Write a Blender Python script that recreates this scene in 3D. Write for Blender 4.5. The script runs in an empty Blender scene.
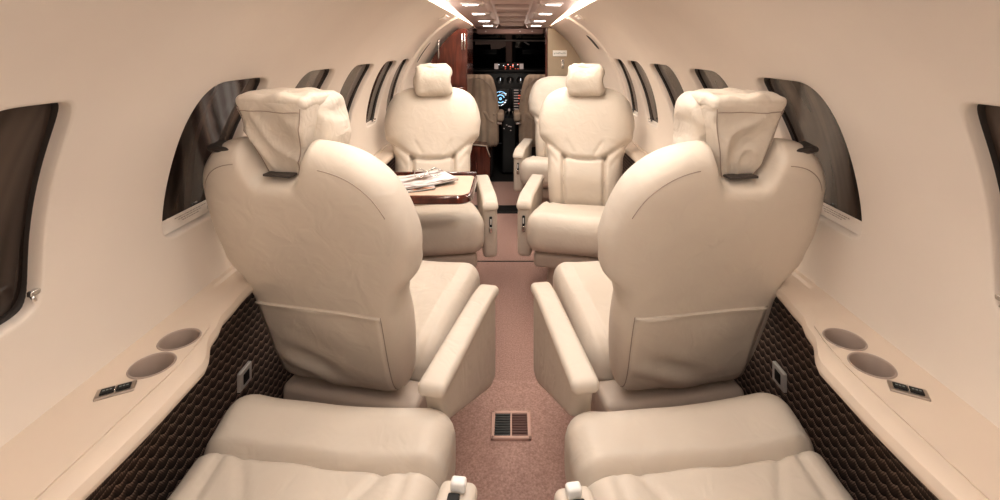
import bpy, bmesh, math, random
from mathutils import Vector, Matrix, noise
random.seed(4)
PI = math.pi
SC = bpy.context.scene
COL = SC.collection
SC.view_settings.view_transform = 'Standard'
SC.view_settings.look = 'None'
SC.view_settings.gamma = .93
SC.view_settings.exposure = .05
H = 1.27

# ------------------------------------------------------------------ materials
def newmat(name):
    m = bpy.data.materials.new(name); m.use_nodes = True
    nt = m.node_tree; b = nt.nodes['Principled BSDF']
    return m, nt, b

def plain(name, col, rough=.5, metal=0., emit=None, estr=0., spec=.5, coat=0.):
    m, nt, b = newmat(name)
    b.inputs['Base Color'].default_value = (*col, 1)
    b.inputs['Roughness'].default_value = rough
    b.inputs['Metallic'].default_value = metal
    b.inputs['Specular IOR Level'].default_value = spec
    b.inputs['Coat Weight'].default_value = coat
    if emit:
        b.inputs['Emission Color'].default_value = (*emit, 1)
        b.inputs['Emission Strength'].default_value = estr
    return m

def noisy(name, c1, c2, scale, rough=.5, bump=.1, bscale=None, bdist=.002, spec=.4, detail=4., bump2=None, coat=0.):
    m, nt, b = newmat(name)
    tc = nt.nodes.new('ShaderNodeTexCoord')
    n = nt.nodes.new('ShaderNodeTexNoise'); n.inputs['Scale'].default_value = scale; n.inputs['Detail'].default_value = detail
    nt.links.new(tc.outputs['Object'], n.inputs['Vector'])
    r = nt.nodes.new('ShaderNodeValToRGB')
    r.color_ramp.elements[0].position = .3; r.color_ramp.elements[1].position = .7
    r.color_ramp.elements[0].color = (*c1, 1); r.color_ramp.elements[1].color = (*c2, 1)
    nt.links.new(n.outputs['Fac'], r.inputs['Fac']); nt.links.new(r.outputs['Color'], b.inputs['Base Color'])
    n2 = nt.nodes.new('ShaderNodeTexNoise'); n2.inputs['Scale'].default_value = bscale or scale; n2.inputs['Detail'].default_value = 3
    nt.links.new(tc.outputs['Object'], n2.inputs['Vector'])
    bp = nt.nodes.new('ShaderNodeBump'); bp.inputs['Strength'].default_value = bump; bp.inputs['Distance'].default_value = bdist
    nt.links.new(n2.outputs['Fac'], bp.inputs['Height'])
    last = bp
    if bump2:
        n3 = nt.nodes.new('ShaderNodeTexNoise'); n3.inputs['Scale'].default_value = bump2[0]; n3.inputs['Detail'].default_value = 2
        n3.inputs['Distortion'].default_value = 1.2
        nt.links.new(tc.outputs['Object'], n3.inputs['Vector'])
        b2 = nt.nodes.new('ShaderNodeBump'); b2.inputs['Strength'].default_value = bump2[1]; b2.inputs['Distance'].default_value = .01
        nt.links.new(n3.outputs['Fac'], b2.inputs['Height']); nt.links.new(bp.outputs['Normal'], b2.inputs['Normal'])
        last = b2
    nt.links.new(last.outputs['Normal'], b.inputs['Normal'])
    b.inputs['Roughness'].default_value = rough; b.inputs['Specular IOR Level'].default_value = spec
    b.inputs['Coat Weight'].default_value = coat
    return m

LEATHER = noisy('cream_leather', (.65, .57, .49), (.69, .61, .525), 5, .44, .10, 320, .0008, .38, bump2=(13, .30))
LEATHER_S = noisy('creased_leather', (.60, .525, .45), (.66, .585, .50), 8, .5, .14, 260, .001, .35, bump2=(22, .5))
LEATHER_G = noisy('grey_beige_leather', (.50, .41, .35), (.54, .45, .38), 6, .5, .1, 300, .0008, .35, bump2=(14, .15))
SEAM = plain('dark_seam', (.36, .28, .23), .7)
LINER = noisy('cabin_liner', (.70, .62, .55), (.74, .66, .585), 3, .7, .06, 160, .001, .25)
LINER_W = noisy('pale_liner', (.74, .66, .58), (.77, .69, .61), 3, .6, .03, 100, .001, .25)
LEDGE = noisy('ledge_vinyl', (.64, .535, .445), (.68, .57, .475), 4, .48, .05, 200, .001, .4)
CUPM = noisy('cup_plastic', (.34, .265, .225), (.38, .30, .255), 5, .4, .03, 80, .001, .4)
CEIL = noisy('ceiling_vinyl', (.47, .355, .335), (.52, .395, .37), 4, .5, .03, 80, .001, .4)
CEILT = noisy('ceiling_trough', (.54, .44, .42), (.58, .475, .45), 4, .4, .03, 80, .001, .4)
CARPET = noisy('pink_carpet', (.33, .20, .17), (.53, .35, .30), 170, .95, .55, 420, .004, .1)
CARPET2 = noisy('pink_carpet_light', (.36, .22, .188), (.57, .38, .325), 170, .95, .55, 420, .004, .1)
CHROME = plain('chrome', (.75, .73, .71), .18, 1.)
SATIN = plain('satin_nickel', (.45, .40, .36), .35, 1.)
BLACK = plain('black_plastic', (.007, .0065, .0065), .5, spec=.3)
BLACKG = plain('black_panel', (.006, .006, .007), .3)
RUBBER = plain('dark_rubber', (.03, .022, .018), .6)
WHITEP = plain('white_plastic', (.85, .83, .8), .35)
PAPER = plain('white_paper', (.86, .84, .82), .35)
TAN = noisy('tan_cover', (.42, .325, .25), (.48, .375, .29), 14, .75, .3, 60, .003, .2)
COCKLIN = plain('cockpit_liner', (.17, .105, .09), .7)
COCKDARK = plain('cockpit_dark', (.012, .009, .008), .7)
PARTITION = noisy('partition_fabric', (.40, .32, .235), (.44, .355, .26), 6, .7, .05, 90, .001, .2)
GREYTXT = plain('grey_print', (.22, .25, .24), .6)
BROWNTXT = plain('brown_print', (.16, .10, .07), .6)
LAMP = plain('lamp_lens', (1, .95, .9), .3, emit=(1, .93, .84), estr=14)
COVE = plain('cove_light', (1, .95, .9), .3, emit=(1, .90, .76), estr=36.)
CYAN = plain('display_cyan', (.1, .3, .5), .4, emit=(.35, .7, 1), estr=1.6)
WHITEE = plain('display_white', (.5, .5, .5), .4, emit=(.9, .95, 1), estr=1.5)
REDE = plain('display_red', (.5, .05, .05), .4, emit=(1, .18, .1), estr=1.3)
DIMW = plain('display_dim', (.2, .17, .16), .4, emit=(.8, .62, .55), estr=.35)

def mat_wood():
    m, nt, b = newmat('mahogany')
    tc = nt.nodes.new('ShaderNodeTexCoord'); mp = nt.nodes.new('ShaderNodeMapping')
    mp.inputs['Scale'].default_value = (14, 14, 1.6)
    nt.links.new(tc.outputs['Object'], mp.inputs['Vector'])
    n = nt.nodes.new('ShaderNodeTexNoise'); n.inputs['Scale'].default_value = 2.2; n.inputs['Detail'].default_value = 6; n.inputs['Distortion'].default_value = .8
    nt.links.new(mp.outputs['Vector'], n.inputs['Vector'])
    r = nt.nodes.new('ShaderNodeValToRGB')
    r.color_ramp.elements[0].position = .3; r.color_ramp.elements[1].position = .75
    r.color_ramp.elements[0].color = (.035, .006, .004, 1); r.color_ramp.elements[1].color = (.15, .033, .018, 1)
    nt.links.new(n.outputs['Fac'], r.inputs['Fac']); nt.links.new(r.outputs['Color'], b.inputs['Base Color'])
    b.inputs['Roughness'].default_value = .16; b.inputs['Coat Weight'].default_value = .6; b.inputs['Coat Roughness'].default_value = .08
    return m
WOOD = mat_wood()

def mat_weave():
    m, nt, b = newmat('brown_weave')
    N = nt.nodes.new; L = nt.links.new
    def math_(op, a, c=None):
        x = N('ShaderNodeMath'); x.operation = op
        for i, v in enumerate((a, c)):
            if v is None: continue
            if isinstance(v, (int, float)): x.inputs[i].default_value = v
            else: L(v, x.inputs[i])
        return x.outputs[0]
    tc = N('ShaderNodeTexCoord'); sp = N('ShaderNodeSeparateXYZ'); L(tc.outputs['Object'], sp.inputs[0])
    y, z = sp.outputs['Y'], sp.outputs['Z']
    wob = N('ShaderNodeTexNoise'); wob.inputs['Scale'].default_value = 5; L(tc.outputs['Object'], wob.inputs['Vector'])
    yy = math_('MULTIPLY', y, 1/.056)
    s = math_('ABSOLUTE', math_('SINE', math_('MULTIPLY', yy, 2*PI)))
    s2 = math_('MULTIPLY', s, .30)
    zz = math_('ADD', math_('MULTIPLY', z, 1/.024), s2)
    zz = math_('ADD', zz, math_('MULTIPLY', wob.outputs['Fac'], .35))
    row = math_('FRACT', zz)
    rib = math_('ABSOLUTE', math_('SINE', math_('ADD', math_('MULTIPLY', y, PI/.0045), math_('MULTIPLY', z, 500))))
    h = math_('MULTIPLY', math_('POWER', row, 1.0), math_('ADD', math_('MULTIPLY', rib, .3), .7))
    r = N('ShaderNodeValToRGB'); e = r.color_ramp.elements
    e[0].position = .05; e[0].color = (.009, .005, .004, 1); e[1].position = .95; e[1].color = (.42, .30, .235, 1)
    k = e.new(.6); k.color = (.075, .048, .037, 1)
    L(h, r.inputs['Fac']); L(r.outputs['Color'], b.inputs['Base Color'])
    bp = N('ShaderNodeBump'); bp.inputs['Strength'].default_value = .6; bp.inputs['Distance'].default_value = .004
    L(h, bp.inputs['Height']); L(bp.outputs['Normal'], b.inputs['Normal'])
    b.inputs['Roughness'].default_value = .7; b.inputs['Specular IOR Level'].default_value = .3
    return m
WEAVE = mat_weave()

def mat_pane():
    m, nt, b = newmat('tinted_window_pane')
    tc = nt.nodes.new('ShaderNodeTexCoord'); mp = nt.nodes.new('ShaderNodeMapping'); mp.inputs['Scale'].default_value = (1, 9, .8)
    nt.links.new(tc.outputs['Object'], mp.inputs['Vector'])
    n = nt.nodes.new('ShaderNodeTexNoise'); n.inputs['Scale'].default_value = 1.3; n.inputs['Detail'].default_value = 2; n.inputs['Distortion'].default_value = .4
    nt.links.new(mp.outputs['Vector'], n.inputs['Vector'])
    r = nt.nodes.new('ShaderNodeValToRGB'); e = r.color_ramp.elements
    e[0].position = .42; e[0].color = (.014, .008, .006, 1); e[1].position = .62; e[1].color = (.10, .072, .058, 1)
    nt.links.new(n.outputs['Fac'], r.inputs['Fac']); nt.links.new(r.outputs['Color'], b.inputs['Base Color'])
    b.inputs['Roughness'].default_value = .07; b.inputs['Specular IOR Level'].default_value = .5
    return m
PANE = mat_pane()

def mat_mag(name, seed):
    m, nt, b = newmat(name)
    tc = nt.nodes.new('ShaderNodeTexCoord'); mp = nt.nodes.new('ShaderNodeMapping')
    mp.inputs['Scale'].default_value = (5, 14, 1); mp.inputs['Location'].default_value = (seed, seed, 0)
    nt.links.new(tc.outputs['Object'], mp.inputs['Vector'])
    n = nt.nodes.new('ShaderNodeTexNoise'); n.inputs['Scale'].default_value = 1.6; n.inputs['Detail'].default_value = 3
    nt.links.new(mp.outputs['Vector'], n.inputs['Vector'])
    r = nt.nodes.new('ShaderNodeValToRGB'); e = r.color_ramp.elements
    e[0].position = .36; e[0].color = (.12, .05, .03, 1); e[1].position = .62; e[1].color = (.85, .84, .86, 1)
    k = e.new(.45); k.color = (.62, .30, .18, 1); k = e.new(.52); k.color = (.62, .58, .58, 1)
    nt.links.new(n.outputs['Fac'], r.inputs['Fac']); nt.links.new(r.outputs['Color'], b.inputs['Base Color'])
    b.inputs['Roughness'].default_value = .2
    return m
MAG1 = mat_mag('magazine_print', 3.1); MAG2 = mat_mag('magazine_print_grey', 8.4)
MAG2.node_tree.nodes['Color Ramp'].color_ramp.elements[1].color = (.55, .5, .5, 1)
MAG2.node_tree.nodes['Color Ramp'].color_ramp.elements[2].color = (.80, .79, .80, 1)

# ------------------------------------------------------------------ mesh helpers
def obj(name, verts, faces, mat, parent=None, smooth=True, loc=None, sharp=None):
    me = bpy.data.meshes.new(name); me.from_pydata([tuple(v) for v in verts], [], faces); me.update()
    bm = bmesh.new(); bm.from_mesh(me)
    bmesh.ops.remove_doubles(bm, verts=bm.verts, dist=1e-6)
    bmesh.ops.recalc_face_normals(bm, faces=bm.faces)
    bm.to_mesh(me); bm.free()
    if smooth:
        for p in me.polygons: p.use_smooth = True
        if sharp: me.set_sharp_from_angle(angle=math.radians(sharp))
    me.materials.append(mat)
    o = bpy.data.objects.new(name, me); COL.objects.link(o)
    if parent: o.parent = parent
    if loc: o.location = loc
    return o

def thing(name, label, cat, loc=(0, 0, 0), rz=0., group=None):
    o = bpy.data.objects.new(name, None); COL.objects.link(o); o.empty_display_size = .05
    o.location = loc; o.rotation_euler = (0, 0, rz)
    return tag(o, label, cat, group)

def tag(o, label, cat, group=None):
    o['label'] = label; o['category'] = cat
    if group: o['group'] = group
    return o

def struct(o, label=None):
    o['kind'] = 'structure'
    if label: o['label'] = label
    return o

class MB:
    def __init__(s): s.v = []; s.f = []
    def add(s, vf, M=None):
        k = len(s.v); v, f = vf
        s.v += [(M @ Vector(p)) if M else Vector(p) for p in v]
        s.f += [tuple(i + k for i in q) for q in f]
        return s
    def vf(s): return s.v, s.f

def axis_samples(h, r, n):
    r = min(r, h*.999)
    a = [-h + r*(1 - math.cos(x)) if False else -h + r*(1-math.sin(PI/2*(1-q))) for q, x in [(i/4, 0) for i in range(4)]]
    lo = sorted(set([-h, -h + r*.12, -h + r*.38, -h + r*.68]))
    mid = [-(h-r) + 2*(h-r)*i/n for i in range(n+1)]
    return lo + mid + [-x for x in reversed(lo)]

def rbox(sx, sy, sz, r=.01, n=(2, 2, 2), c=(0, 0, 0), fn=None):
    """rounded box; fn(x,y,z)->(x,y,z) deforms it"""
    h = (sx/2, sy/2, sz/2); r = min(r, min(h)*.98)
    S = [axis_samples(h[i], r, n[i]) for i in range(3)]
    vid = {}; V = []; F = []
    def vert(i, j, k):
        key = (i, j, k)
        if key not in vid:
            p = Vector((S[0][i], S[1][j], S[2][k]))
            q = Vector([max(-(h[a]-r), min(h[a]-r, p[a])) for a in range(3)])
            d = p - q
            if d.length > 1e-9: p = q + d.normalized()*r
            p += Vector(c)
            if fn: p = Vector(fn(*p))
            vid[key] = len(V); V.append(p)
        return vid[key]
    I, J, K = len(S[0])-1, len(S[1])-1, len(S[2])-1
    for i in range(I):
        for j in range(J):
            F.append((vert(i, j, 0), vert(i, j+1, 0), vert(i+1, j+1, 0), vert(i+1, j, 0)))
            F.append((vert(i, j, K), vert(i+1, j, K), vert(i+1, j+1, K), vert(i, j+1, K)))
    for i in range(I):
        for k in range(K):
            F.append((vert(i, 0, k), vert(i+1, 0, k), vert(i+1, 0, k+1), vert(i, 0, k+1)))
            F.append((vert(i, J, k), vert(i, J, k+1), vert(i+1, J, k+1), vert(i+1, J, k)))
    for j in range(J):
        for k in range(K):
            F.append((vert(0, j, k), vert(0, j, k+1), vert(0, j+1, k+1), vert(0, j+1, k)))
            F.append((vert(I, j, k), vert(I, j+1, k), vert(I, j+1, k+1), vert(I, j, k+1)))
    return V, F

def box(x0, x1, y0, y1, z0, z1, r=.004):
    return rbox(x1-x0, y1-y0, z1-z0, r, (1, 1, 1), ((x0+x1)/2, (y0+y1)/2, (z0+z1)/2))

def tube(pts, r, n=8, closed=False):
    pts = [Vector(p) for p in pts]; V = []; F = []; m = len(pts)
    prev = None
    for i, p in enumerate(pts):
        a = pts[(i-1) % m] if (closed or i > 0) else p
        b = pts[(i+1) % m] if (closed or i < m-1) else p
        t = (b - a).normalized()
        if prev is None:
            u = t.cross(Vector((0, 0, 1)))
            if u.length < .1: u = t.cross(Vector((0, 1, 0)))
        else:
            u = prev - t*prev.dot(t)
        u.normalize(); prev = u; w = t.cross(u)
        for k in range(n):
            q = 2*PI*k/n
            V.append(p + (u*math.cos(q) + w*math.sin(q))*r)
    for i in range(m if closed else m-1):
        for k in range(n):
            a = i*n + k; b = i*n + (k+1) % n; i2 = (i+1) % m
            F.append((a, b, i2*n + (k+1) % n, i2*n + k))
    if not closed:
        F.append(tuple(range(n-1, -1, -1))); F.append(tuple(range((m-1)*n, m*n)))
    return V, F

def lathe(prof, n=40, c=(0, 0, 0)):
    V = []; F = []; m = len(prof)
    for k in range(n):
        q = 2*PI*k/n
        for (r, z) in prof: V.append(Vector((c[0] + r*math.cos(q), c[1] + r*math.sin(q), c[2] + z)))
    for k in range(n):
        for i in range(m-1):
            a = k*m + i; b = ((k+1) % n)*m + i
            F.append((a, b, b+1, a+1))
    return V, F

def prism(poly, z0, z1):
    n = len(poly)
    V = [Vector((x, y, z0)) for x, y in poly] + [Vector((x, y, z1)) for x, y in poly]
    F = [tuple(range(n-1, -1, -1)), tuple(range(n, 2*n))] + [(i, (i+1) % n, n + (i+1) % n, n + i) for i in range(n)]
    return V, F

def lerp_table(tb, x):
    if x <= tb[0][0]: return tb[0][1]
    for (a, va), (b, vb) in zip(tb, tb[1:]):
        if x <= b:
            t = (x-a)/(b-a); t = t*t*(3-2*t)
            return va + (vb-va)*t
    return tb[-1][1]

def grid_faces(m, n, off=0):
    return [(off + i*n + j, off + i*n + j+1, off + (i+1)*n + j+1, off + (i+1)*n + j) for i in range(m-1) for j in range(n-1)]

def boolean_cut(o, cutters):
    for i, (v, f) in enumerate(cutters):
        c = obj('cut', v, f, RUBBER, o.parent, smooth=False)
        md = o.modifiers.new('b', 'BOOLEAN'); md.object = c; md.operation = 'DIFFERENCE'; md.solver = 'EXACT'
        bpy.context.view_layer.update()
        dg = bpy.context.evaluated_depsgraph_get()
        me = bpy.data.meshes.new_from_object(o.evaluated_get(dg))
        o.modifiers.clear(); o.data = me
        bpy.data.objects.remove(c)
    for p in o.data.polygons: p.use_smooth = True
    o.data.set_sharp_from_angle(angle=math.radians(32))

def gauss(d, w): return math.exp(-(d/w)**2)
def segdist(px, py, ax, ay, bx, by):
    vx, vy = bx-ax, by-ay; L = vx*vx + vy*vy
    t = max(0, min(1, ((px-ax)*vx + (py-ay)*vy)/L))
    return math.hypot(px-ax-vx*t, py-ay-vy*t)

# ------------------------------------------------------------------ cabin shell
Y0, YA, YE = -.62, 3.30, 4.15
def AB(Y):
    t = max(0., min(1., (Y-YA)/(YE-YA)))
    return .78 - .115*t, .75 - .04*t
ZC = .82
def S(sx, Y, ph, out=0.):
    a, b = AB(Y)
    c, s = math.cos(ph), math.sin(ph)
    n = Vector((c/a, 0, s/b)).normalized()
    return Vector((sx*(a*c + n.x*out), Y, ZC + b*s + n.z*out))
PH_LO, PH_TOP = math.radians(-14.5), math.radians(61)
PW0, PW1 = math.radians(.6), math.radians(29.2)
PC0, PC1 = math.radians(-4.5), math.radians(34)
FAR = [.803, 1.29, 1.785, 2.275, 2.78, 3.19]
FARS = {-1: FAR, 1: [.784] + FAR[1:]}
WIN_W = .225
def sq_perim(n):
    out = []
    for i in range(n): out.append((-1 + 2*i/n, -1))
    for i in range(n): out.append((1, -1 + 2*i/n))
    for i in range(n): out.append((1 - 2*i/n, 1))
    for i in range(n): out.append((-1, 1 - 2*i/n))
    return out
def superell(s, t, n=3.6, nlow=7.):
    if s == 0 and t == 0: return 0., 0.
    if t < 0: n = nlow
    k = max(abs(s), abs(t))/((abs(s)**n + abs(t)**n)**(1/n))
    return s*k, t*k
NP = 26
SHEAR = [-.043, .10, .12, .17, .12, .05]
def wsup(s, t, k):
    e = superell(s, t, 6. if s > 0 else 3.6)
    return e[0] + max(0., e[0])*(e[1]+1)/2*SHEAR[k]/(WIN_W/2), e[1]
def wall(sx, name):
    mb_v, mb_f = [], []
    def patch(fn, m, n):
        k = len(mb_v)
        for i in range(m+1):
            for j in range(n+1): mb_v.append(fn(i/m, j/n))
        mb_f.extend(grid_faces(m+1, n+1, k))
    cells = [(f - WIN_W - .03, f + .03 + max(0., SHEAR[k])) for k, f in enumerate(FARS[sx])]
    if True: cells[-1] = (cells[-1][0], min(cells[-1][1], YA - .004))
    ys = [Y0]
    for a, b in cells: ys += [a, b]
    ys += [YA]
    for i in range(len(ys)-1):
        ya, yb = ys[i], ys[i+1]
        iscell = i % 2 == 1
        m = NP
        L = lambda u, ya=ya, yb=yb: ya + (yb-ya)*u
        patch(lambda u, v: S(sx, L(u), PH_LO + (PC0-PH_LO)*v), m, 5)
        patch(lambda u, v: S(sx, L(u), PC1 + (PH_TOP-PC1)*v), m, 10)
        if not iscell:
            patch(lambda u, v: S(sx, L(u), PC0 + (PC1-PC0)*v), m, NP)
        else:
            yc = (ya+yb)/2; pc = (PC0+PC1)/2
            kw = i//2; wc = FARS[sx][kw] - WIN_W/2; pwc = (PW0+PW1)/2
            P = sq_perim(NP); rings = []
            for q in (0, .25, .5, .75, .92, 1):
                ring = []
                for s, t in P:
                    o = (yc + s*(yb-ya)/2, pc + t*(PC1-PC0)/2)
                    e = wsup(s, t, kw); w = (wc + e[0]*WIN_W/2, pwc + e[1]*(PW1-PW0)/2)
                    ring.append(S(sx, o[0] + (w[0]-o[0])*q, o[1] + (w[1]-o[1])*q))
                rings.append(ring)
            for sc, out in ((.985, .002), (.965, .007), (.955, .014), (.95, .034)):
                rings.append([S(sx, wc + wsup(s, t, kw)[0]*WIN_W/2*sc, pwc + wsup(s, t, kw)[1]*(PW1-PW0)/2*(1-(1-sc)*.66), out) for s, t in P])
            k = len(mb_v); n = len(P)
            for r_ in rings: mb_v.extend(r_)
            for a in range(len(rings)-1):
                for b in range(n):
                    mb_f.append((k + a*n + b, k + a*n + (b+1) % n, k + (a+1)*n + (b+1) % n, k + (a+1)*n + b))
    # forward tapering section
    patch(lambda u, v: S(sx, YA + (YE-YA)*u, PH_LO + (PH_TOP-PH_LO)*v), 8, 30)
    me_o = obj(name, mb_v, mb_f, LINER)
    return struct(me_o)
wall(-1, 'wall_left'); wall(1, 'wall_right')

def window(sx, k, idx):
    wc = FARS[sx][k] - WIN_W/2; pwc = (PW0+PW1)/2; hw = WIN_W/2; hp = (PW1-PW0)/2
    P = sq_perim(26)
    def pt(a, b, out, sc=1.): return S(sx, wc + a*hw*sc, pwc + b*hp*sc, out)
    v = []; f = []
    for sc, out in ((.965, .018), (.95, .022), (.94, .026), (.94, .031)):
        v += [pt(*wsup(s, t, k), out, sc) for s, t in P]
    n = len(P)
    for a in range(3):
        for b in range(n): f.append((a*n+b, a*n+(b+1) % n, (a+1)*n+(b+1) % n, (a+1)*n+b))
    fr = struct(obj('window_%d' % idx, v, f, RUBBER))
    v = []; f = []; M = 14
    for i in range(M+1):
        for j in range(M+1):
            e = wsup(-1+2*i/M, -1+2*j/M, k)
            v.append(pt(e[0], e[1], .029, .965))
    f = grid_faces(M+1, M+1)
    obj('pane', v, f, PANE, fr)
    # cream sill strip at the foot of the window
    v = []; M = 12
    for j in range(5):
        for i in range(M+1):
            b = -1 + (.17 if k < 2 else .06)*j/4
            e = superell(-1+2*i/M, -1)
            a = max(-1, min(1, -1+2*i/M))*(.80 + .16*min(1, j/3))
            bb = b if j > 0 else -.99
            v.append(pt(a*.97, bb*.97, .016 + .011*j/4))
    if k > 0: obj('sill', v, grid_faces(5, M+1), LINER, fr)
    # latch
    c = pt(.62 if k > 1 else (.7 if k else .92), -.87 if k else -.80, .006)
    mb = MB(); mb.add(rbox(.010, .030, .010, .003, (1, 1, 1), c)); mb.add(tube([c + Vector((0, -.012, 0)), c + Vector((-sx*.008, -.012, -.012))], .003))
    obj('latch', *mb.vf(), CHROME, fr)
    if k == 1:
        mb = MB()
        random.seed(idx)
        for r_ in range(3):
            a = -.35 + .1*r_
            while a < .6 - .12*r_:
                w = random.uniform(.04, .1)
                p0 = pt(a, -.86 - .025*r_ + .02, .0215-.0018*r_); p1 = pt(a+w, -.86 - .025*r_ + .02, .0215-.0018*r_)
                d = Vector((-sx*.0006, 0, .0016))
                mb.v += [p0, p1, p1 + d, p0 + d]; q = len(mb.v)
                mb.f.append((q-4, q-3, q-2, q-1)); a += w + .02
        obj('printed_notice', *mb.vf(), BROWNTXT, fr, smooth=False)
n = 1
for sx in (-1, 1):
    for k in range(6):
        window(sx, k, n); n += 1

# arch ring where the liner starts to taper
def arch(sx, name):
    V = []; prof = [(-.02, .004), (-.018, -.010), (-.006, -.016), (.012, -.016), (.024, -.008), (.026, .006)]
    M = 30
    for i in range(M+1):
        ph = math.radians(4) + (math.radians(60.5)-math.radians(4))*i/M
        for dy, o in prof: V.append(S(sx, YA + dy, ph, o))
    return struct(obj(name, V, grid_faces(M+1, len(prof)), LINER_W))
arch(-1, 'trim_1'); arch(1, 'trim_2')

# slots behind the arch
def slot(sx, label, y, p0, p1, w):
    V = []; t = thing('air_slot', label, 'air vent', S(sx, y, (p0+p1)/2), group='air slots in the liner')
    o = t.location.copy()
    M = 12; ring = []
    for i in range(M+1):
        ph = p0 + (p1-p0)*i/M; ww = w*math.sqrt(max(0.02, 1-(2*i/M-1)**4))
        V += [S(sx, y-ww, ph, -.004) - o, S(sx, y-ww*.8, ph, -.009) - o, S(sx, y-ww*.6, ph, -.004) - o, S(sx, y+ww*.6, ph, -.004) - o, S(sx, y+ww*.8, ph, -.009) - o, S(sx, y+ww, ph, -.004) - o]
    obj('bezel', V, [q for q in grid_faces(M+1, 6) if q[0] % 6 != 2], LINER_W, t)
    V2 = []
    for i in range(M+1):
        ph = p0 + (p1-p0)*i/M; ww = w*.62*math.sqrt(max(0.02, 1-(2*i/M-1)**4))
        V2 += [S(sx, y-ww, ph, -.0045) - o, S(sx, y+ww, ph, -.0045) - o]
    obj('grille', V2, grid_faces(M+1, 2), RUBBER, t)
slot(1, 'dark narrow air slot in cream right arch above the front window', 3.42, math.radians(35), math.radians(46), .055)
slot(-1, 'dark narrow air slot in cream left arch beside the mahogany cabinet', 3.42, math.radians(26), math.radians(41), .03)

# ceiling panel
def zceil(Y): return 1.5 if Y < 2.4 else 1.5 - .066*(Y-2.4)/1.75
def wceil(Y): return .335 if Y < 2.4 else .335 - .018*(Y-2.4)/1.75
V = []; YS = [Y0 + (YE-Y0)*i/48 for i in range(49)]
prof = [(1.0, .030), (1.0, .0), (.97, -.004), (.5, -.012), (.42, -.012), (.38, .002), (.35, .02), (.30, .026), (0, .026)]
prof = [(-a, b) for a, b in prof] + [(a, b) for a, b in reversed(prof[:-1])]
for Y in YS:
    for a, b in prof: V.append((a*wceil(Y), Y, zceil(Y) + b))
struct(obj('ceiling', V, grid_faces(len(YS), len(prof)), CEIL, sharp=40))
mb = MB()
for Y in (1.9, 2.35, 2.8, 3.2, 3.55, 3.85, 4.05):
    mb.add(rbox(.20, .035, .03, .012, (2, 1, 1), (0, Y, zceil(Y) + .016)))
struct(obj('trim_3', *mb.vf(), CEILT))
# cove light strips
for sx, lb in ((-1, 'left'), (1, 'right')):
    V = []
    YS2 = [Y0 + (YE-.02-Y0)*i/40 for i in range(41)]
    for Y in YS2:
        w = wceil(Y)
        V += [(sx*(w-.006), Y, zceil(Y) + .030), (sx*(w+.014), Y, zceil(Y) + .034)]
    tag(obj('cove_light', V, grid_faces(41, 2), COVE), 'warm glowing strip light along the %s edge of the ceiling panel' % lb, 'light', 'cove strip lights')
    V = []
    for Y in [Y0 + (YE-Y0)*i/60 for i in range(61)]:
        p = S(sx, Y, PH_TOP); w = wceil(Y)
        V += [tuple(p), (p.x + sx*.004, Y, p.z + .010), (p.x + sx*.004, Y, zceil(Y) + .030), (p.x - sx*.004, Y, zceil(Y) + .038), (sx*(w-.01), Y, zceil(Y) + .040)]
    struct(obj('trim_4' if sx < 0 else 'trim_5', V, grid_faces(61, 5), LINER_W))

# reading lights
RL = [(2.45, .195), (2.90, .185), (3.38, .178), (3.78, .172)]
ordn = ['nearest', 'second', 'third', 'farthest']
for sx, sd in ((-1, 'left'), (1, 'right')):
    for i, (Y, X) in enumerate(RL):
        z = zceil(Y) - .008
        t = thing('reading_light', '%s reading light along the %s side of the dark ceiling panel' % (ordn[i], sd), 'light', (sx*X, Y, z), sx*math.radians(14), 'ceiling reading lights')
        obj('bezel', *rbox(.125, .055, .012, .005, (2, 1, 1), (0, 0, -.003)), CEILT, t)
        obj('lens', *rbox(.075, .026, .012, .005, (2, 1, 1), (-sx*(-.018), 0, -.007)), LAMP, t)
        mb = MB(); mb.add(lathe([(.0, -.016), (.009, -.016), (.013, -.012), (.014, -.004)], 16, (-sx*.044, 0, 0)))
        obj('air_nozzle', *mb.vf(), SATIN, t)
for sx, sd in ((-1, 'left'), (1, 'right')):
    p = S(sx, 3.0, math.radians(57), -.004); ph = math.radians(57)
    t = thing('air_outlet', 'small pale air outlet plate high on the %s curved liner' % sd, 'air vent', p, 0, 'pale air outlets')
    t.rotation_euler = (0, sx*(PI/2 - math.radians(58)), 0)
    obj('plate', *rbox(.05, .16, .008, .003, (1, 2, 1)), LINER_W, t)
    obj('slit', *rbox(.012, .12, .004, .001, (1, 2, 1), (0, 0, -.004)), WHITEP, t)

# rear bulkhead (behind the camera)
P = [S(-1, Y0, PH_LO + (PH_TOP-PH_LO)*i/24) for i in range(25)] + [S(1, Y0, PH_TOP - (PH_TOP-PH_LO)*i/24) for i in range(25)]
P += [Vector((.757, Y0, 0)), Vector((-.757, Y0, 0))]
struct(obj('wall_back', P, [tuple(range(len(P)))], LINER, smooth=False))

# floor
V, F = rbox(1.64, 4.3, .05, .004, (1, 1, 1), (0, 1.5, -.0255))
fl = struct(obj('floor', V, F, CARPET, smooth=False))
struct(obj('trim_6', *rbox(1.4, .16, .014, .005, (1, 1, 1), (0, 3.72, .004)), BLACK))
struct(obj('trim_7', *rbox(1.3, .7, .05, .004, (1, 1, 1), (0, 4.15, -.0255)), CARPET2))
struct(obj('trim_8', *rbox(.44, .98, .004, .002, (1, 1, 1), (.0, 1.33, .001)), CARPET2))
struct(obj('trim_9', *rbox(.9, .008, .004, .001, (1, 1, 1), (0, 2.83, .001)), RUBBER))

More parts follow.
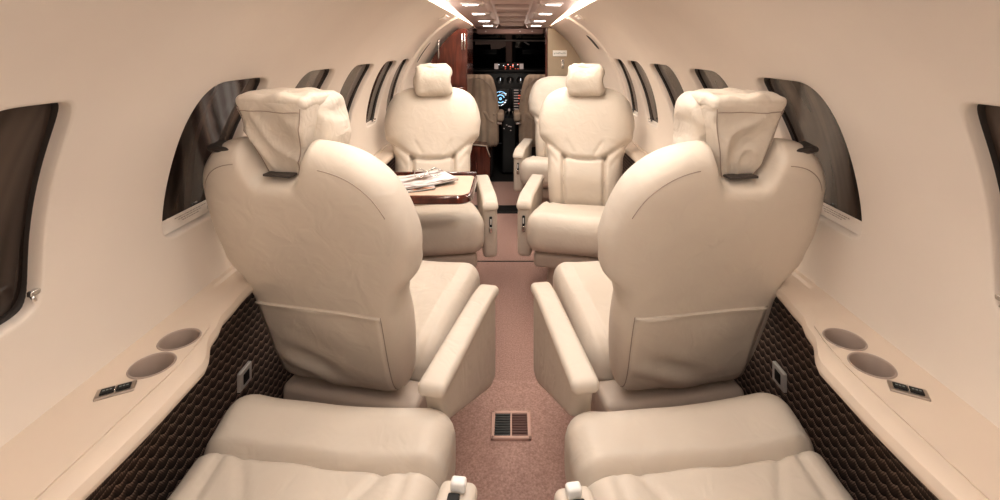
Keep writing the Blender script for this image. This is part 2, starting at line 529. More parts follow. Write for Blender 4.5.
# floor vent
t = thing('floor_vent', 'square pink framed floor vent with two dark louvre panels in aisle carpet', 'vent', (-.003, 1.60, .003))
fm = noisy('vent_frame', (.62, .40, .33), (.66, .43, .36), 20, .6)
mb = MB()
for x in (-.060, .060): mb.add(rbox(.012, .118, .010, .003, (1, 1, 1), (x, 0, .003)))
for y in (-.053, .053): mb.add(rbox(.132, .012, .010, .003, (1, 1, 1), (0, y, .003)))
mb.add(rbox(.006, .10, .009, .002, (1, 1, 1), (0, 0, .003)))
obj('frame', *mb.vf(), fm, t)
for x, mm in ((-.0285, plain('louvre_dark', (.035, .035, .033), .5)), (.0285, plain('louvre_brown', (.16, .075, .062), .6))):
    mb = MB(); mb.add(rbox(.053, .096, .003, .001, (1, 1, 1), (x, 0, .0015)))
    for i in range(9): mb.add(rbox(.052, .0055, .003, .001, (1, 1, 1), (x, -.043 + .0107*i, .005)), None)
    obj('louvre', *mb.vf(), mm, t)

# ------------------------------------------------------------------ side ledges and dark panels
INNER = [(-.6, .604), (.5, .604), (.80, .590), (.92, .592), (1.03, .636), (1.10, .656), (1.22, .668), (4.2, .675)]
def ledge(sx, sd):
    t = thing('side_ledge', 'cream padded side ledge with two cup holders under the %s windows' % sd, 'ledge', (sx*.68, 0, .66), group='cream side ledges')
    o = Vector(t.location)
    ys = [Y0 + .01 + (.45-Y0-.01)*i/6 for i in range(6)] + [.45 + .8*i/40 for i in range(41)] + [1.25 + (3.5-1.25)*i/14 for i in range(1, 15)]
    V = []; zt = .664
    for Y in ys:
        x = lerp_table(INNER, Y); xo = .80
        prof = [(xo, zt+.006), (.75, zt+.006), (x + .075, zt), (x + .035, zt), (x + .018, zt-.001), (x + .006, zt-.007), (x + .0005, zt-.018), (x, zt-.022), (x + .003, zt-.030), (x + .012, zt-.035), (x+.04, zt-.036), (xo, zt-.038)]
        V += [Vector((sx*a, Y, b)) - o for a, b in prof]
    n = 12; F = []
    for i in range(len(ys)-1):
        for j in range(n): F.append((i*n+j, i*n+(j+1) % n, (i+1)*n+(j+1) % n, (i+1)*n+j))
    F.append(tuple(range(n))); F.append(tuple(range((len(ys)-1)*n, len(ys)*n)))
    cups = [(.683, .986), (.679, .906)]
    cut = [lathe([(0, -.12), (.0355, -.12), (.0355, .12), (0, .12)], 40, (sx*cx - o.x, cy, zt - o.z)) for cx, cy in cups]
    body = obj('ledge_body', V, F, LEDGE, t)
    boolean_cut(body, cut)
    # inlaid plate round the cups
    poly = []
    pl = [(.735, .45), (.640, .45), (.630, .90), (.640, .985), (.652, 1.035), (.675, 1.062), (.705, 1.062), (.722, 1.045), (.735, 1.0)]
    V, F = prism([(sx*a - o.x, b) for a, b in pl], zt + .0003 - o.z, zt + .0030 - o.z)
    p = obj('cup_plate', V, F, LEDGE, t, smooth=False); boolean_cut(p, cut)
    for cx, cy in cups:
        pr = [(.0385, .0035), (.0375, .0050), (.0355, .0050), (.0345, .0030), (.0335, -.03), (.032, -.072), (.027, -.078), (0, -.078)]
        obj('cup_holder', *lathe(pr, 48, (sx*cx - o.x, cy, zt - o.z)), CUPM, t)
    # switch plate
    sw = obj('switch_plate', *rbox(.056, .028, .005, .002, (1, 1, 1), (0, 0, 0)), SATIN, t, loc=(sx*.692 - o.x, .838, zt + .0045 - o.z), smooth=False)
    sw.rotation_euler = (0, 0, -sx*math.radians(28))
    for y in (-.0115, .0115):
        b = obj('switch_button', *rbox(.020, .015, .004, .0015, (1, 1, 1), (y, 0, .003)), BLACK, sw)
        mb = MB()
        for q in range(3): mb.add(rbox(.0035, .0025, .0008, .0003, (1, 1, 1), (y - .005 + .005*q, 0, .0052)))
        obj('printed_letters', *mb.vf(), GREYTXT, b, smooth=False)
    obj('divider', *rbox(.0018, .016, .004, .0008, (1, 1, 1), (0, 0, .0042)), CHROME, sw)
ledge(-1, 'left'); ledge(1, 'right')

def side_panel(sx, sd):
    t = thing('lower_side_panel', 'dark brown scalloped woven lower side panel below the %s ledge' % sd, 'panel', (sx*.66, 0, 0), group='dark woven side panels')
    V = []; ys = [Y0 + .02 + (3.5-Y0)*i/80 for i in range(81)]
    M = 20
    for Y in ys:
        xi = lerp_table(INNER, Y) + .022
        for j in range(M+1):
            z = .634*(j/M)
            x = .72 + (min(xi, .72)-.72)*max(0, (z-.46)/.174)**1.4 if z > .46 else .72
            V.append((sx*x - sx*.66, Y, z + .001))
    obj('woven_cover', V, grid_faces(len(ys), M+1), WEAVE, t)
    # seat belt / phone socket
    so = obj('socket', *rbox(.012, .056, .050, .003, (1, 1, 1)), plain('brushed_plate', (.55, .52, .49), .35, .2), t, loc=(sx*.717 - sx*.66, 1.285, .385))
    so.rotation_euler = (sx*math.radians(0), 0, 0)
    obj('socket_hole', *rbox(.013, .028, .028, .002, (1, 1, 1), (-sx*.001, 0, 0)), BLACK, so)
side_panel(-1, 'left'); side_panel(1, 'right')

# ------------------------------------------------------------------ seats
WT = [(.36, .202), (.60, .214), (.655, .226), (.725, .272), (.80, .284), (.92, .281), (1.04, .264)]
NSE = 3.8
class Back:
    def __init__(s, rho, nx=0., asym=0, ht=.705): s.rho = rho; s.nx = nx; s.asym = asym; s.ht = ht
    def nexp(s, a): return NSE if not s.asym else (3.1 if a*s.asym > 0 else 5.5)
    notch = True
    def pt(s, a, b, front, off=0.):
        """a,b in [-1,1] on the outline superellipse; front +1 / rear -1"""
        n_ = s.nexp(a) if b > 0 else 9.
        r = min(1., (abs(a)**n_ + abs(b)**n_)**(1/n_))
        zz = .325 + (b+1)/2*s.ht                       # un-tilted height
        x = a*lerp_table(WT, zz)*(.97 if a*s.asym < 0 else 1.)
        if s.notch:                                     # notch for the head rest
            nb = max(0., (b-.58)/.42)
            xx = abs(x - s.nx)
            w = max(0., min(1., (.092-xx)/.044)); w = w*w*(3-2*w)
            zz -= .085*w*nb
        T = (1 - r**4.5)**.5 if r < 1 else 0.
        lo = max(0., min(1., (.66-zz)/.12)); lo = lo*lo*(3-2*lo)
        if front > 0:
            d = .085*T*(1 + .0*lo)
            # bolsters, lumbar panel and creases
            d += T*.014*(x/.15)**4/(1 + (x/.15)**4)
            d += T*.022*gauss(zz-.49, .09)
            g = segdist(x, zz - .012*(x/.115)**2, -.115, .588, .115, .588)
            d -= T*.030*gauss(g, .009)
            for q in (-1, 1):
                d -= T*.028*gauss(segdist(x, zz, q*.115, .600, q*.108, .34), .010)
                d -= T*.022*gauss(segdist(x, zz, q*.115, .600, q*.255, .70), .012)
                d -= T*.006*gauss(segdist(x, zz, q*.06, .62, q*.10, .68), .008)
                d -= T*.006*gauss(segdist(x, zz, q*.15, .56, q*.20, .62), .008)
        else:
            T = (1 - r**13)**.5 if r < 1 else 0.
            d = .056*T
            # rear shell: flat centre; lower part pulled in at the sides
            d += .006*T*noise.noise(Vector((x*7, zz*5, 3.3)))
        y0 = .062
        yy = y0 + front*(d + off)
        L = (zz-.36)/math.cos(.337)
        return Vector((x, yy*math.cos(s.rho) - L*math.sin(s.rho) - y0*0, .36 + L*math.cos(s.rho) + yy*math.sin(s.rho)))
    def mesh(s, N=64, M=76):
        def samp(n): return [math.copysign(1-(1-abs(q))**1.7, q) for q in [-1 + 2*i/n for i in range(n+1)]]
        SS, TT = samp(N), samp(M)
        V = []; F = []
        for fr in (-1, 1):
            k = len(V)
            for a in SS:
                for b in TT:
                    e = superell(a, b, s.nexp(a), 9.); V.append(s.pt(e[0], e[1], fr))
            g = grid_faces(N+1, M+1, k)
            F += g if fr < 0 else [tuple(reversed(q)) for q in g]
        return V, F
    def patch(s, a0, a1, b0, b1, off, fn=None, N=26, M=26, skirt=.008):
        V = []
        for i in range(-1, N+2):
            for j in range(-1, M+2):
                u = max(0, min(1, i/N)); v = max(0, min(1, j/M))
                edge = i < 0 or j < 0 or i > N or j > M
                o = off + (fn(u, v) if fn else 0)
                V.append(s.pt(a0 + (a1-a0)*u, b0 + (b1-b0)*v, -1, -skirt if edge else o))
        return V, grid_faces(N+3, M+3)

def cushion_mesh(roll=False, low=0.):
    def fn(x, y, z):
        # y from .12 (rear) to .56 (front)
        t = max(0., min(1., (y-.12)/.44))
        topw = max(0., min(1., (z-.30)/.15))
        z2 = z - topw*.075*(1-t)**1.3
        # centre sinks, sides bolster
        z2 += topw*.010*min(1., (abs(x)/.2)**3)
        if z > .42:
            g = 0
            for q in (-1, 1):
                g += gauss(segdist(x, y, q*.175, .10, q*.20, .50), .008)*(.25 if roll and y > .40 else 1)
            if roll:
                g += 3.8*gauss(y - .415 - .008*noise.noise(Vector((x*9, 0, 1))), .009)
                for q in (-1, 1):
                    g += .6*gauss(segdist(x, y, q*.15, .40, q*.10, .33), .01)
            z2 -= .010*g*topw
        if roll: z2 += topw*(.018*gauss(y-.50, .055) - .034)
        # front swells forward
        y2 = y + (.020*math.sin(PI*min(1., max(0., (z-.28)/.22))) if t > .5 else 0)
        z2 += topw*.004*noise.noise(Vector((x*8, y*8, 2.2)))
        return (x*(1 - .03*(1-t)), y2, z2 + low*topw)
    return rbox(.53 if roll else .485, .44, .21, .062, (44, 72 if roll else 40, 6), (0, .34, .395), fn)

def headrest_meshes(rho, hx=0., wide=.17):
    """upholstered head block, wide at the top, and the slouched pillow strapped to its front"""
    L0 = (.95-.36)/math.cos(.337)
    def place(x, y, z):
        # follows the back up to the notch, then leans less
        d = z - .95
        yb = -L0*math.sin(rho) - d*.16; zb = .36 + L0*math.cos(rho) + d
        return (x + hx, y + yb, zb + (y-.06)*.05)
    def f1(x, y, z):
        t = max(0., min(1., (z-.955)/.18))
        x2 = x*(.40 + .60*t**.8)
        sx_ = 1 if hx >= 0 else -1
        ph = 24*(z*1.1 - sx_*x*1.0) + 5*noise.noise(Vector((x*7, z*7, hx*50)))
        f = .5*noise.noise(Vector((x*9, 1.5+hx*30, z*9))) + (1-abs(math.sin(ph))**.6)*.6 + .25*noise.noise(Vector((x*22, 4, z*14)))
        w = -.020*f*math.sin(PI*min(1, max(0, t)))**.7
        y2 = y + .030*(1-t) + (w if y < .06 else 0)
        return place(x2, y2, z + .004*noise.noise(Vector((x*18, y*18, 7)))*t)
    blk = rbox(wide, .075, .20, .016, (22, 6, 26), (0, .062, 1.055), f1)
    def f2(x, y, z):
        t = max(0., min(1., (z-.975)/.18))
        w = .016*noise.noise(Vector((x*11, y*11, z*11+3))) + .008*math.sin(z*70 + x*40 + 3*noise.noise(Vector((x*8, y*8, z*8))))*(1 if y < .16 else .25)
        sq = 1 + .07*math.sin(PI*t)
        return place(x*sq + w*.7, (y-.135)*(1 + .4*math.sin(PI*t)) + .135 + w*.6, z + .010*(abs(x)/.1)**2*(1 if t > .5 else -.6) + w*.4)
    pil = rbox(.205, .085, .175, .034, (24, 12, 24), (0, .140, 1.062), f2)
    def f3(x, y, z):
        return place(x*(1 - .0*y), y, z + .010*noise.noise(Vector((x*20, y*25, 4))) - .010*max(0, (y-.10)/.08)**2)
    flap = rbox(wide+.006, .146, .034, .015, (24, 18, 3), (0, .098, 1.143), f3)
    w2 = wide/2 - .005
    sm = MB()
    for q in (-1, 1): sm.add(tube([f1(q*w2, .0262, .965 + .165*i/24) for i in range(25)], .0013, 5))
    sm.add(tube([f1(-w2 + 2*w2*i/24, .0236, 1.122) for i in range(25)], .0012, 5))
    return blk, pil, flap, sm.vf()

def make_seat(name, label, loc, rz, inb, rho=.337, head=True, roll=False, belt=False, pocket=True, ax=.305, sh=0., hx=0., wide=.17, dz=0.):
    t = thing(name, label, 'seat', loc, rz, 'cream leather cabin seats')
    bk = Back(rho, hx, inb if belt else 0, .705 if dz == 0 else .675)
    bk.notch = belt
    back = obj('backrest', *(bk.mesh() if dz == 0 else bk.mesh(84, 100)), LEATHER, t)
    if pocket:
        def fn(u, v):
            return .005*math.sin(PI*u)*math.sin(PI*min(1, v*.9)) + .006*noise.noise(Vector((u*3.2, v*2.2, inb*4.))) + .003*(v > .97) + .008*math.sin(18*(u*.6+v))*gauss(u-.3, .25)*gauss(v-.3, .25)
        p = obj('seat_pocket', *bk.patch(-.86, .80, -.96, -.20, .0035, fn), LEATHER, back)
        pts = [bk.pt(-.86 + 1.66*i/30, -.20, -1, .0065) for i in range(31)]
        obj('welt', *tube(pts, .0024, 6), LEATHER, p)
        for q in (-.865, .805):
            pts = [bk.pt(q, -.97 + .77*i/24, -1, .0005) for i in range(25)]
            obj('seam', *tube(pts, .0012, 5), SEAM, p)
    for q in (-1, 1):
        pts = []
        for i in range(26):
            an = math.radians(30 + 48*i/25)
            nq = bk.nexp(q)
            e = (math.cos(an)**(2/nq), math.sin(an)**(2/nq))
            pts.append(bk.pt(q*e[0]*.90, e[1]*.90, -1, .0006))
        obj('seam', *tube(pts, .0011, 5), SEAM, back)
    if dz != 0:
        def line(x0, z0, x1, z1, sag=0.):
            P = []
            for i in range(25):
                u = i/24; x = x0 + (x1-x0)*u; z = z0 + (z1-z0)*u + sag*((2*u-1)**2)
                P.append(bk.pt(x/lerp_table(WT, z), (z-.325)/bk.ht*2-1, 1, -.0004))
            return P
        mb = MB()
        mb.add(tube(line(-.115, .588, .115, .588, .012), .0016, 5))
        for q in (-1, 1):
            mb.add(tube(line(q*.115, .60, q*.108, .40), .0016, 5)); mb.add(tube(line(q*.115, .60, q*.225, .678), .0014, 5))
        obj('seam', *mb.vf(), SEAM, back)
    cu = obj('seat_cushion', *cushion_mesh(roll, -.022 if belt else (-.008 if roll else dz*.4)), LEATHER, t)
    # rear shroud and pedestal
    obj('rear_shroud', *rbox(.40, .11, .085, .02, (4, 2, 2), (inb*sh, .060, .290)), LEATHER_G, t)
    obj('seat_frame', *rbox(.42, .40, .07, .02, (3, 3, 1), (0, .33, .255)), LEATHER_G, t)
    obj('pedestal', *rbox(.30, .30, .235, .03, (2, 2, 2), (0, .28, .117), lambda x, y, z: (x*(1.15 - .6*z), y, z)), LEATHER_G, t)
    # inboard armrest
    def fa(x, y, z):
        tt = (y+.16)/.47
        k = max(0., min(1., (.50-z)/.26))
        drop = (.085 if belt else .10) + (.20)*min(1., tt*1.15)
        z2 = .505 - k*drop if z < .50 else z
        y2 = y + (.03*math.sin(k*PI/2)*(1-tt))
        return (x, y2, z2 + dz)
    ax = inb*ax
    arm = obj('armrest', *rbox(.052 if dz == 0 else .074, .47, .26, .022, (3, 24, 12), (ax, .075, .38), fa), LEATHER, t)
    def fp(x, y, z): return (x, y, z + dz - (.010 if dz == 0 else .03)*max(0, (y-.2)/.11)**2)
    obj('armrest_pad', *rbox(.066 if dz == 0 else .082, .485, .034, .015, (3, 24, 2), (ax, .077, .512), fp), LEATHER, arm)
    if roll:
        cap = obj('button_plate', *rbox(.020, .024, .008, .003, (1, 1, 1), (ax, .262, .530)), BLACK, arm)
        obj('recline_button', *rbox(.026, .018, .018, .005, (1, 1, 1), (ax + inb*.004, .288, .534)), WHITEP, arm)
    else:
        sl = obj('lever_slot', *rbox(.014, .008, .085, .003, (1, 1, 2), (ax, .318, .395 + dz)), BLACK, arm)
        obj('recline_lever', *rbox(.016, .018, .03, .004, (1, 1, 1), (ax, .322, .372 + dz)), CHROME, sl)
        obj('lever_knob', *rbox(.007, .012, .03, .003, (1, 1, 1), (ax, .321, .412 + dz)), WHITEP, sl)
    if head:
        a, b, c, d = headrest_meshes(rho, hx, wide)
        h = obj('headrest', *a, LEATHER_S, t)
        pl = obj('headrest_pillow', *b, LEATHER_S, h)
        obj('cover_flap', *c, LEATHER_S, h)
        if belt:
            obj('seam', *d, SEAM, h)
            q = bk.pt(hx/.27, .90, -1)
            obj('notch_trim', *rbox(.072, .03, .006, .002, (2, 1, 1)), plain('notch_brown', (.06, .045, .038), .5), back, loc=q + Vector((0, .016, .034)))
    if belt:
        bp = bk.pt(-inb*.70, .90, -1)
        mb = MB(); mb.add(rbox(.092, .045, .014, .006, (3, 2, 1), (0, 0, 0)))
        mb.add(rbox(.078, .010, .010, .004, (2, 1, 1), (0, -.018, .006)))
        g = obj('belt_guide', *mb.vf(), plain('belt_guide_grey', (.055, .045, .04), .35), t, loc=bp + Vector((inb*.012, .028, .024)))
        g.rotation_euler = (math.radians(12), inb*math.radians(9), 0)
    return t

R = math.radians
make_seat('cabin_seat', 'cream leather seat seen from behind on the left, creased headrest cover on top', (-.470, 1.285, 0), -R(13), 1, belt=True, ax=.336, sh=.022, hx=-.038, wide=.178)
make_seat('cabin_seat', 'cream leather seat seen from behind on the right, creased headrest cover on top', (.470, 1.275, 0), R(9), -1, belt=True, ax=.335, sh=.026, hx=.034, wide=.178)
make_seat('cabin_seat', 'cream leather seat facing the camera behind the mahogany table', (-.452, 2.75, 0), PI + R(9), -1, dz=-.05, ax=.296)
make_seat('cabin_seat', 'cream leather seat facing the camera right of the aisle, plump headrest pillow', (.416, 2.748, 0), PI - R(12), 1, dz=-.05, ax=.296)
make_seat('cabin_seat', 'farthest cream leather seat on the right without a headrest, by the beige partition', (.395, 3.80, 0), PI - R(11), 1, head=False, dz=-.03, ax=.296)
make_seat('cabin_seat', 'cream leather seat in the left foreground, only its wide cushion and armrest tip showing', (-.440, .553, 0), -R(6), 1, ax=.318, rho=R(44), head=False, roll=True, pocket=False)
make_seat('cabin_seat', 'cream leather seat in the right foreground, only its wide cushion and armrest tip showing', (.448, .553, 0), R(8), -1, rho=R(44), head=False, roll=True, pocket=False)

# ------------------------------------------------------------------ folding table, magazines, glasses
ZT = .655
def rounded_poly(x0, x1, y0, y1, rads, n=8):
    cs = [(x0, y0, 1, 1, rads[0]), (x1, y0, -1, 1, rads[1]), (x1, y1, -1, -1, rads[2]), (x0, y1, 1, -1, rads[3])]
    st = [PI, 1.5*PI, 0, .5*PI]; out = []
    for (x, y, sx, sy, r), a in zip(cs, st):
        for i in range(n+1):
            q = a + PI/2*i/n
            out.append((x + sx*r + r*math.cos(q), y + sy*r + r*math.sin(q)))
    return out
t = thing('folding_table', 'mahogany edged fold-out table with cream inlay in front of the left seat', 'table', (-.44, 2.14, 0))
def bevel_prism(poly, z0, z1, ins):
    n = len(poly); cx = sum(p[0] for p in poly)/n; cy = sum(p[1] for p in poly)/n
    def sh(d): return [(cx + (x-cx)*(1-d/.25), cy + (y-cy)*(1-d/.2)) for x, y in poly]
    V = []; L = [(ins, z0), (0, z0 + ins), (0, z1 - ins), (ins, z1)]
    for d, z in L: V += [Vector((x, y, z)) for x, y in sh(d)]
    F = [tuple(range(n-1, -1, -1)), tuple(range(3*n, 4*n))]
    for k in range(3): F += [(k*n+i, k*n+(i+1) % n, (k+1)*n+(i+1) % n, (k+1)*n+i) for i in range(n)]
    return V, F
obj('tabletop', *bevel_prism(rounded_poly(-.215, .275, -.18, .18, (.02, .06, .05, .02)), ZT-.034, ZT, .006), WOOD, t, sharp=40)
inl = noisy('table_inlay', (.66, .47, .36), (.70, .51, .40), 5, .35, .03, 100)
obj('inlay', *bevel_prism(rounded_poly(-.20, .262, -.168, .13, (.015, .05, .02, .015)), ZT-.002, ZT+.0025, .0008), inl, t, sharp=40)
obj('hinge_rail', *rbox(.48, .02, .022, .006, (2, 1, 1), (.03, .168, ZT-.001)), WOOD, t)
mb = MB(); mb.add(rbox(.34, .05, .022, .008, (2, 1, 1), (-.03, -.06, ZT-.046))); mb.add(rbox(.34, .05, .022, .008, (2, 1, 1), (-.03, .07, ZT-.046)))
obj('support_arm', *mb.vf(), LEATHER_G, t)
obj('latch', *rbox(.07, .016, .016, .004, (1, 1, 1), (.08, -.09, ZT-.045)), CHROME, t)

def magazine(label, x, y, z, rz, w, h, m1, bend):
    t = thing('magazine', label, 'magazine', (x, y, z), rz, 'magazines on the table')
    def fn(a, b, c): return (a, b, c + bend*(a/w*2)**2*(1 if a > 0 else .2))
    obj('pages', *rbox(w-.004, h-.004, .006, .0015, (12, 2, 1), (0, 0, .0035), fn), PAPER, t, smooth=False)
    obj('cover', *rbox(w, h, .0012, .0004, (12, 2, 1), (0, 0, .0073), fn), m1, t, smooth=False)
    obj('back_cover', *rbox(w, h, .0012, .0004, (12, 2, 1), (0, 0, .0008), fn), BLACK, t, smooth=False)
magazine('orange and grey printed magazine lying near the left edge of the table', -.485, 2.085, ZT+.003, R(24), .26, .20, MAG1, .003)
magazine('pale glossy magazine overlapping another on the mahogany table', -.395, 2.15, ZT+.0125, R(33), .25, .19, MAG2, .005)
g = thing('eyeglasses', 'silver wire rimmed eyeglasses lying on the pale magazine', 'eyeglasses', (-.385, 2.17, ZT+.024), R(20))
for q in (-1, 1):
    ring = [(q*.032 + .024*math.cos(2*PI*i/24), 0 + .004*math.sin(2*PI*i/24), .018 + .018*math.sin(2*PI*i/24)) for i in range(24)]
    rim = obj('rim', *tube(ring, .0018, 6, True), CHROME, g)
    obj('temple', *tube([(q*.056, 0, .02), (q*.058, .03, .022), (q*.05, .09, .012), (q*.04, .11, .0)], .0016, 6), BLACK, g)
obj('bridge', *tube([(-.009, 0, .022), (0, -.003, .026), (.009, 0, .022)], .0016, 6), CHROME, g)

# ------------------------------------------------------------------ forward cabin: cabinet, partition, cockpit
def clip_wall(sx, Y, x_in, z0, z1, n=24):
    """outline (x,z) between x_in and the curved wall"""
    pts = [(x_in, z0)]
    for i in range(n+1):
        z = z0 + (z1-z0)*i/n
        a, b = AB(Y); s = (z-ZC)/b
        s = max(-.99, min(.99, s))
        pts.append((sx*(a*math.sqrt(1-s*s) - .004 if z > .66 else .66), z))
    pts.append((x_in, z1))
    return pts
def xz_prism(pts, y0, y1, off=(0, 0, 0), shrink=1.):
    n = len(pts)
    V = [Vector((x-off[0], y0-off[1], z-off[2])) for x, z in pts] + [Vector((x*shrink-off[0], y1-off[1], z-off[2])) for x, z in pts]
    F = [tuple(range(n)), tuple(range(2*n-1, n-1, -1))] + [(i, n+i, n+(i+1) % n, (i+1) % n) for i in range(n)]
    return V, F
cz = (-.5, 3.8, 0)
t = thing('mahogany_cabinet', 'tall glossy mahogany cabinet left of the cockpit doorway', 'cabinet', cz)
pts = clip_wall(-1, 3.95, -.335, .0, 1.40)
obj('carcass', *xz_prism(pts, 3.60, 4.12, cz), WOOD, t, smooth=False)
dpts = [(x, z) for x, z in clip_wall(-1, 4.0, -.352, .98, 1.37)]
dd = obj('door', *xz_prism([(x + (.012 if x < -.4 else 0), z) for x, z in dpts], 3.582, 3.600, cz), WOOD, t, smooth=False)
obj('handle', *tube([(-.545+.5, 3.575-3.8, 1.33), (-.545+.5, 3.566-3.8, 1.30), (-.545+.5, 3.566-3.8, 1.20), (-.545+.5, 3.575-3.8, 1.17)], .006), CHROME, dd)
lw = obj('lower_door', *xz_prism(clip_wall(-1, 4.0, -.352, .10, .93), 3.582, 3.600, cz), WOOD, t, smooth=False)
obj('shelf_edge', *rbox(.22, .04, .02, .005, (1, 1, 1), (-.47+.5, 3.58-3.8, .955)), WOOD, t)
mb = MB()
for x in (-.372, -.352): mb.add(tube([(x+.5, 3.572-3.8, 1.36), (x+.5, 3.572-3.8, 1.24)], .006))
obj('door_catch', *mb.vf(), CHROME, dd)
t = thing('low_cabinet', 'low mahogany cabinet with a slanted side behind the left facing seat', 'cabinet', (-.30, 4.25, 0))
obj('carcass', *xz_prism([(-.16, 0), (.105, 0), (.11, .30), (.075, .40), (-.16, .42)], -.06, .10), WOOD, t, smooth=False)
obj('edge_trim', *tube([(-.15, -.062, .418), (.074, -.062, .398), (.109, -.062, .30)], .006), LEATHER_G, t)
obj('plinth', *rbox(.25, .02, .05, .004, (1, 1, 1), (-.03, -.064, .025)), COCKDARK, t)

# right partition with sign and hook
pp = clip_wall(1, 4.1, .305, 0.0, 1.42)
struct(obj('wall_front', *xz_prism(pp, 4.12, 4.16), PARTITION, smooth=False))
t = thing('wall_sign', 'small white printed sign on the beige partition', 'sign', (.41, 4.115, 1.207))
obj('plate', *rbox(.120, .006, .050, .002, (1, 1, 1)), WHITEP, t, smooth=False)
mb = MB(); random.seed(2)
x = -.046
while x < .044:
    w = random.uniform(.005, .009); h = random.uniform(.008, .015)
    mb.add(rbox(w*.45, .001, h, .0003, (1, 1, 1), (x, -.0034, random.uniform(-.002, .003))))
    mb.add(rbox(w, .001, .003, .0003, (1, 1, 1), (x+.003, -.0034, random.choice((-.005, .005, 0)))))
    x += w + .002
obj('printed_letters', *mb.vf(), GREYTXT, t, smooth=False)
t = thing('coat_hook', 'small silver coat hook on the beige partition under the sign', 'hook', (.435, 4.115, 1.118))
obj('hook_plate', *rbox(.026, .006, .075, .003, (1, 1, 1)), CHROME, t)
obj('hook_arm', *tube([(0, -.004, -.01), (0, -.02, -.028), (0, -.026, -.02), (0, -.026, -.008)], .005), CHROME, t)
obj('hook_screw', *rbox(.012, .004, .012, .002, (1, 1, 1), (0, -.005, .026)), BLACK, t)

# header and door jambs
struct(obj('door_1', *rbox(.70, .05, .07, .01, (2, 1, 1), (-.01, 4.16, 1.452)), COCKLIN))
mb = MB(); mb.add(box(.285, .305, 4.10, 4.17, 0, 1.43)); mb.add(box(-.362, -.340, 4.12, 4.18, 0, 1.43))
struct(obj('trim_10', *mb.vf(), WOOD, smooth=False))

# cockpit shell
V = []; n = 20
for Y, s, top in ((4.17, .80, 1.62), (5.2, .78, 1.62), (6.3, .75, 1.6)):
    for i in range(n+1):
        an = PI*i/n
        V.append((-s*math.cos(an), Y, .75 + (top-.75)*math.sin(an)))
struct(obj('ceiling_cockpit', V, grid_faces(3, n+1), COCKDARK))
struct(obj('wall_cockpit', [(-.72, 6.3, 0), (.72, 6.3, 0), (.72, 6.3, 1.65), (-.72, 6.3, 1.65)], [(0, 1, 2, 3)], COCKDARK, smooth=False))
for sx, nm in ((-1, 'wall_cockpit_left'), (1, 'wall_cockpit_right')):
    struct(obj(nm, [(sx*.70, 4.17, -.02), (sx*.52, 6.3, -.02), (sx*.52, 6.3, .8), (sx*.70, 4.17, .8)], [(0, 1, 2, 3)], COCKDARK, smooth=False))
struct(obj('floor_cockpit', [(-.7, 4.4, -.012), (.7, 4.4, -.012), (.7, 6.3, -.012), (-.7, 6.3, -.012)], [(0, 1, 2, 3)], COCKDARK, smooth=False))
# windshield: two dark panes with a centre post and rail
def quad(x0, x1, z0, z1, y, dy=0): return [(x0, y, z0), (x1, y, z0), (x1, y+dy, z1), (x0, y+dy, z1)]
GL = plain('night_glass', (.002, .002, .003), .05)
w13 = struct(obj('window_13', *rbox(.95, .05, .05, .01, (3, 1, 1), (-.01, 5.60, 1.425)), COCKLIN))
obj('pane', quad(-.47, -.06, 1.0, 1.42, 5.62, -.08), [(0, 1, 2, 3)], GL, w13, smooth=False)
obj('pane', quad(.04, .45, 1.0, 1.42, 5.62, -.08), [(0, 1, 2, 3)], GL, w13, smooth=False)
obj('centre_post', *rbox(.075, .05, .36, .012, (1, 1, 2), (-.035, 5.56, 1.26)), COCKLIN, w13)
obj('compass_mount', *rbox(.04, .04, .04, .012, (1, 1, 1), (-.035, 5.53, 1.07)), plain('compass_black', (.04, .035, .035), .5), w13)
obj('visor_rail', *tube([(-.44, 5.50, 1.335), (.42, 5.50, 1.33)], .011), plain('visor_rail', (.30, .26, .24), .4), w13)
obj('wiper', *tube([(.14, 5.52, 1.315), (.20, 5.52, 1.285)], .008), plain('wiper_grey', (.4, .38, .38), .4), w13)
tv = plain('visor_grey', (.16, .115, .10), .6)
vi = obj('sun_visor', *xz_prism([(-.42, 1.325), (-.42, 1.285), (-.245, 1.29), (-.24, 1.232), (-.14, 1.238), (-.07, 1.27), (-.07, 1.33)], 5.475, 5.483), tv, smooth=False)
tag(vi, 'grey brown sun visor hanging under the rail of the cockpit windshield', 'sun visor')
# overhead panel with small lamps
t = thing('overhead_panel', 'dark brown overhead panel above the cockpit windshield with two round vents', 'panel', (-.02, 4.9, 1.40))
obj('panel_body', *rbox(.68, .30, .06, .02, (4, 2, 1), (0, 0, .02)), COCKLIN, t)
for x in (-.13, .13):
    obj('round_vent', *lathe([(0, -.014), (.03, -.014), (.036, -.008), (.038, .0)], 20, (x, -.10, -.008)), BLACK, t)
for x in (-.24, .10, .22): obj('map_lamp', *rbox(.014, .014, .012, .005, (1, 1, 1), (x, -.152, .015)), DIMW, t)

# instrument panel
t = thing('instrument_panel', 'black cockpit instrument panel with lit screens and red annunciator lights', 'instrument panel', (-.04, 5.2, 0))
obj('panel_face', *rbox(.90, .06, .46, .015, (3, 1, 2), (0, .03, .80)), BLACKG, t)
gs = obj('glareshield', *rbox(.96, .22, .035, .014, (4, 2, 1), (0, -.03, 1.005)), BLACK, t)
an = obj('annunciator', *rbox(.32, .04, .085, .01, (2, 1, 1), (.01, -.02, 1.05)), BLACK, t)
mb = MB(); random.seed(5)
for i in range(8):
    for j in range(3):
        if random.random() < .5: mb.add(rbox(.013, .004, .010, .001, (1, 1, 1), (-.085 + .027*i, -.042, 1.022 + .025*j)))
obj('warning_lights', *mb.vf(), REDE, an, smooth=False)
for x in (-.128, .142): obj('side_display', *rbox(.042, .006, .06, .003, (1, 1, 1), (x, -.04, 1.05)), DIMW, an)
mb = MB()
